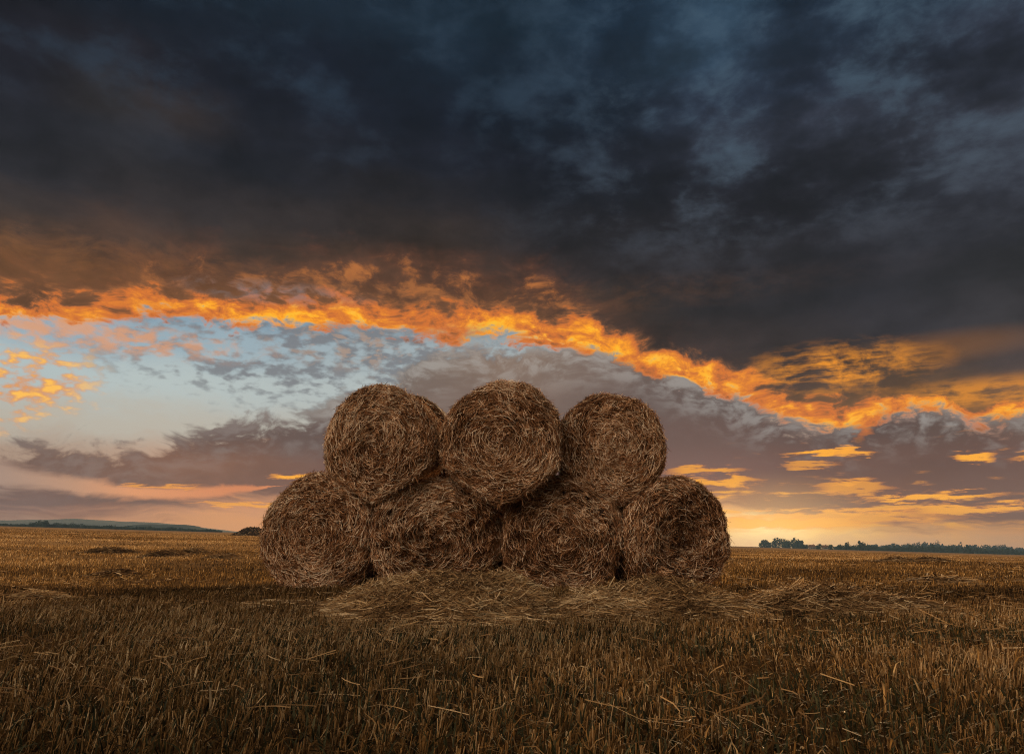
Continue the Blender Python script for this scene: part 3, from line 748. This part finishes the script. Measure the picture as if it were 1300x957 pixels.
# orange streaks through the right-hand bank
def orange(amount, col=None, c0=(214, 128, 62), c1=(255, 178, 52)):
    global sky
    c = mix(c0, c1, amount); sky = mix(sky, c if col is None else col, amount)
low = ss(azel(650, 585)[1], azel(650, 664)[1], EL)
wR = vcurve([(0,.12),(300,.25),(380,.45),(700,.45),(850,.75),(1000,.85),(1150,.85),(1300,.8)])
st = sm(.645 - low*.135*wR, .06, n_str*.6 + n_str2*.4)*ss(azel(650, 552)[1], azel(650, 590)[1], EL)*wR*ss(azel(650,684)[1], azel(650,664)[1], EL)
orange(st*.95)
for (px0, px1, py, tk, k) in [(150, 250, 618, .10, .7), (345, 400, 603, .16, 1.), (250, 420, 640, .16, .8), (1000, 1100, 573, .17, 1.), (1060, 1110, 575, .2, .9), (1210, 1262, 578, .28, 1.), (1290, 1400, 577, .2, .9), (995, 1060, 591, .22, .7), (850, 940, 598, .25, .8), (850, 960, 612, .3, .9), (1105, 1265, 631, .22, 1.), (1040, 1130, 619, .4, .7), (1150, 1330, 645, .22, .9), (940, 1200, 655, .35, .8), (900, 1110, 664, .35, .9)]:
    a0, a1 = azel(px0, py)[0], azel(px1, py)[0]; e = azel((px0+px1)/2, py)[1]; w = (a1-a0)*.25
    hm = ss(a0-w, a0+w, AZ)*ss(a1+w, a1-w, AZ)
    d = M('ABSOLUTE', EL - (e + (n_str2-.5)*1.6 + (n_mid-.5)*1.0)); th = hm*tk*1.15*(1. + (n_fine-.5)*2.)
    orange(ss(th*1.25 + .02, th*.5, d)*hm*k, None, (226, 130, 60), (255, 172, 48))

# ---- the dark mass above, and the burning edge between
Up = curve([(0,382),(100,380),(200,376),(300,374),(400,372),(500,368),(600,378),(680,392),(740,402),(800,424),(860,446),(900,456),(950,466),(1000,487),(1060,505),(1100,503),(1160,502),(1220,507),(1300,505)])
Lo = curve([(0,400),(100,410),(200,404),(300,410),(400,420),(450,416),(520,424),(580,436),(640,428),(700,436),(740,444),(800,462),(860,482),(900,494),(950,512),(1000,530),(1060,544),(1090,546),(1120,526),(1160,517),(1200,519),(1250,529),(1300,532)])
eLo = Lo + (n_mid - .5)*3.4 + (n_fine - .5)*3.6
mB = sm(eLo, .42, EL)                                # everything above the lower edge of the burning band
D = lattice([
 (545, [(0,(120,80,50)),(700,(110,76,54)),(1000,(130,88,50)),(1300,(150,100,60))]),
 (500, [(0,(120,80,50)),(850,(90,66,54)),(1000,(96,72,60)),(1150,(110,80,60)),(1300,(92,74,68))]),
 (455, [(0,(120,80,50)),(700,(96,68,50)),(850,(70,56,52)),(1000,(66,54,52)),(1150,(60,53,55)),(1300,(68,60,60))]),
 (400, [(0,(130,86,52)),(300,(140,90,52)),(640,(120,80,50)),(760,(74,58,50)),(900,(54,48,50)),(1100,(50,46,50)),(1300,(58,54,56))]),
 (350, [(0,(74,62,58)),(150,(88,66,56)),(300,(80,64,56)),(500,(100,72,56)),(620,(80,60,52)),(760,(52,45,47)),(1100,(48,45,50)),(1300,(52,50,56))]),
 (300, [(0,(52,50,56)),(200,(60,53,54)),(400,(62,53,52)),(560,(66,54,50)),(700,(46,42,46)),(1000,(42,40,46)),(1100,(46,45,52)),(1300,(62,62,70))]),
 (240, [(0,(44,43,50)),(150,(52,50,54)),(300,(44,44,52)),(480,(46,42,46)),(700,(36,37,46)),(950,(44,44,52)),(1100,(58,58,66)),(1300,(64,64,72))]),
 (205, [(0,(40,38,46)),(120,(56,50,50)),(220,(60,50,48)),(330,(40,40,48)),(700,(34,36,47)),(950,(58,60,70)),(1100,(64,66,76)),(1300,(56,58,68))]),
 (150, [(0,(40,38,46)),(120,(42,38,44)),(300,(34,36,46)),(600,(29,35,47)),(750,(34,42,54)),(920,(54,62,76)),(1100,(44,50,62)),(1300,(62,66,78))]),
 (90,  [(0,(25,34,45)),(300,(32,39,50)),(420,(34,41,54)),(600,(30,42,54)),(760,(42,56,70)),(900,(64,84,100)),(1000,(48,60,74)),(1150,(42,54,68)),(1300,(56,68,82))]),
 (30,  [(0,(22,34,44)),(200,(30,43,54)),(350,(37,50,62)),(640,(32,48,60)),(800,(40,58,74)),(920,(64,86,102)),(1020,(38,54,70)),(1130,(44,62,78)),(1250,(54,76,94)),(1300,(34,52,68))]),
 (-60, [(0,(24,36,46)),(640,(30,46,60)),(900,(50,70,86)),(1300,(40,58,76))]),
 (-400,[(0,(40,52,64)),(1300,(50,66,82))]),
])
D = mix(D, mix((70, 56, 52), (168, 108, 58), ss(.38, .62, n_fine*.5 + n_mid*.5)), blob(280, 352, 520, 24, .8)*.32)
D = scale(D, .62 + (n_big - .5)*.55 + (n_lump - .5)*1.05 + (n_fine - .5)*.15)
tintn = NT.nodes.new('ShaderNodeVectorMath'); tintn.operation = 'MULTIPLY'; LK(D, tintn.inputs[0]); tintn.inputs[1].default_value = (.90, 1.0, 1.16); D = mix(tintn.outputs[0], D, blob(200, 330, 700, 110, .9)*.9)
# ragged lighter lanes at the upper right
rg_ = ss(azel(560, 200)[0], azel(960, 200)[0], AZ)*ss(azel(650, 400)[1], azel(650, 250)[1], EL)
#lane = 1. - ss(.0, .075, M('ABSOLUTE', noise(6.5, 1.9, 5, .55, 8.4, warp=WD) - .5))
lane2 = 1. - ss(.0, .06, M('ABSOLUTE', noise(15, 1.8, 5, .6, 5.4, warp=WD) - .52))
D = mix(D, mix((82, 82, 90), (70, 90, 106), ss(14., 34., EL)), ss(.46, .70, n_lump*.75 + n_fine*.25)*rg_*.72)
D = mix(D, mix((50, 46, 50), (44, 60, 76), ss(22., 34., EL)), ss(.47, .66, n_lump*.7 + n_mid*.3)*ss(azel(900, 200)[0], azel(600, 200)[0], AZ)*ss(azel(650, 300)[1], azel(650, 180)[1], EL)*.55)
dark = ss(.52, .36, n_lump)
D = scale(D, 1. - dark*rg_*.28)
# burning band
w_up = vcurve([(0,2.0),(300,2.2),(500,2.6),(650,2.6),(800,1.7),(950,1.3),(1060,1.2),(1300,.8)], 0., 4.)
upn = Up + (n_mid - .5)*5.5 + (n_fine - .5)*3.0
up2 = Up + (n_mid - .5)*7.
g2 = ss(up2 + 4.6, up2 - .3, EL)*vcurve([(0,.75),(200,.8),(350,.9),(450,1.),(640,1.),(760,.55),(860,.15),(1300,.1)])*(.25 + .75*ss(.34, .66, n_fine*.45 + n_mid*.55))
D = mix(D, mix((120, 74, 52), (214, 128, 62), ss(.35, .9, g2)), g2*.80)
band = ss(upn + w_up*.75, Lo + .2 + (n_mid - .5)*3.0, EL)
patch = ss(.32, .66, n_fine*.55 + n_mid*.45)
glow = band*(.36 + .84*patch)*(.72 + ss(.36, .60, n_lump)*.38)
bc = mix(mix((128, 84, 54), (208, 112, 48), ss(.22, .58, glow)), (255, 162, 34), ss(.5, 1.05, glow))
bc = mix(bc, (255, 188, 44), ss(.85, 1.15, glow)*ss(.40, .60, n_fine))
bc = mix(bc, (255, 186, 62), ss(.55, .70, n_fine)*ss(.7, .95, glow)*.8)
# a grey veil breaks the band around the middle
veil = (blob(350, 372, 90, 12, .7)*.6 + blob(600, 432, 60, 16, .7)*.6 + blob(420, 430, 60, 14, .7)*.6)*ss(.42, .62, n_fine)
B = mix(D, bc, ss(.05, .5, glow))
B = mix(B, (112, 112, 116), veil)
# wisps of fire hanging above the band at the right
w1 = blob(1060, 468, 105, 26, .7)*sm(.53, .09, n_str2*.3 + n_fine*.4 + n_mid*.3)
w2 = blob(1200, 440, 110, 16, .7)*.10
w3 = blob(1250, 498, 120, 16, .7)*sm(.47, .10, n_str2*.5 + n_fine*.5)*.6
B = mix(B, (246, 152, 36), mn(w1*.9 + w2 + w3, 1.))
sky = mix(sky, B, mB)
# pale rim of cloud under the band edge at the right
# ---- glow round the hidden sun
sa_, se_ = SUN_AZ, SUN_EL
gd = M('SQRT', (AZ - sa_)*(AZ - sa_)*.25 + (EL - se_)*(EL - se_))
gn = NT.nodes.new('ShaderNodeMix'); gn.data_type = 'RGBA'; gn.blend_type = 'ADD'; LK(sky, gn.inputs[6]); gn.inputs[7].default_value = (.75, .50, .18, 1)
put(gn.inputs[0], ss(4.5, 0., gd)*.42); sky = gn.outputs[2]

# ---- behind and above the camera: evening sky with an added fill light patch
# the air near the horizon dims what lies behind it
air = M('EXPONENT', mn(S(M('DIVIDE', 55.*HAZE, mxm(dz, .001)).o), 1700.*HAZE)*.92)
sky = scale(sky, air)
nis = NT.nodes.new('ShaderNodeTexSky'); nis.sky_type = 'NISHITA'; nis.sun_disc = False
nis.sun_elevation = R(SUN_EL); nis.sun_rotation = R(SUN_AZ); nis.air_density = 1.; nis.dust_density = 1.5; nis.ozone_density = 1.
FILL = 0.12; KEY_FILL = 4.7
fill = scale(nis.outputs[0], FILL)
# added bright patch in the unseen sky behind the camera, lighting the bale fronts
key_col = mix((200, 186, 172), (238, 210, 184), ss(.35, .65, n_big))
lx = dx*(-.52) + dy*(-.68) + dz*.52
lit = ss(.76, .97, lx)*.97 + .03
fill = mix(fill, scale(key_col, KEY_FILL), (ss(.28, .60, n_big*.6 + n_mid*.4)*.8 + .2)*ss(-2., 8., EL)*ss(70., 40., EL)*lit)
f_back = ss(55., 95., M('ABSOLUTE', AZ))
f_low = ss(-1.5, -3.5, EL)
lum = mix(sky, fill, f_back*ss(85., 65., EL))
bg = NT.nodes.new('ShaderNodeBackground'); LK(lum, bg.inputs[0]); bg.inputs[1].default_value = 1.0
wo = NT.nodes.new('ShaderNodeOutputWorld'); LK(bg.outputs[0], wo.inputs[0])
W.cycles.sampling_method = 'MANUAL'; W.cycles.sample_map_resolution = 512

# ------------------------------------------------------------------ sun
sd = bpy.data.lights.new('sun', 'SUN'); sd.energy = 5.0; sd.angle = R(8); sd.color = (1, .64, .32)
so = bpy.data.objects.new('sun', sd); COL.objects.link(so)
dv = Vector((math.sin(R(SUN_AZ))*math.cos(R(SUN_EL+10)), math.cos(R(SUN_AZ))*math.cos(R(SUN_EL+10)), math.sin(R(SUN_EL+10))))
so.rotation_euler = (-dv).to_track_quat('-Z', 'Y').to_euler()
so.location = (0, 0, 30)

SC.view_settings.view_transform = 'Standard'; SC.view_settings.look = 'None'; SC.view_settings.exposure = 0; SC.view_settings.gamma = 1
SC.cycles.max_bounces = 6; SC.cycles.diffuse_bounces = 3; SC.cycles.volume_bounces = 0; SC.cycles.transmission_bounces = 4
SC.cycles.use_denoising = True; SC.cycles.denoising_prefilter = 'NONE'; SC.cycles.filter_width = 1.1
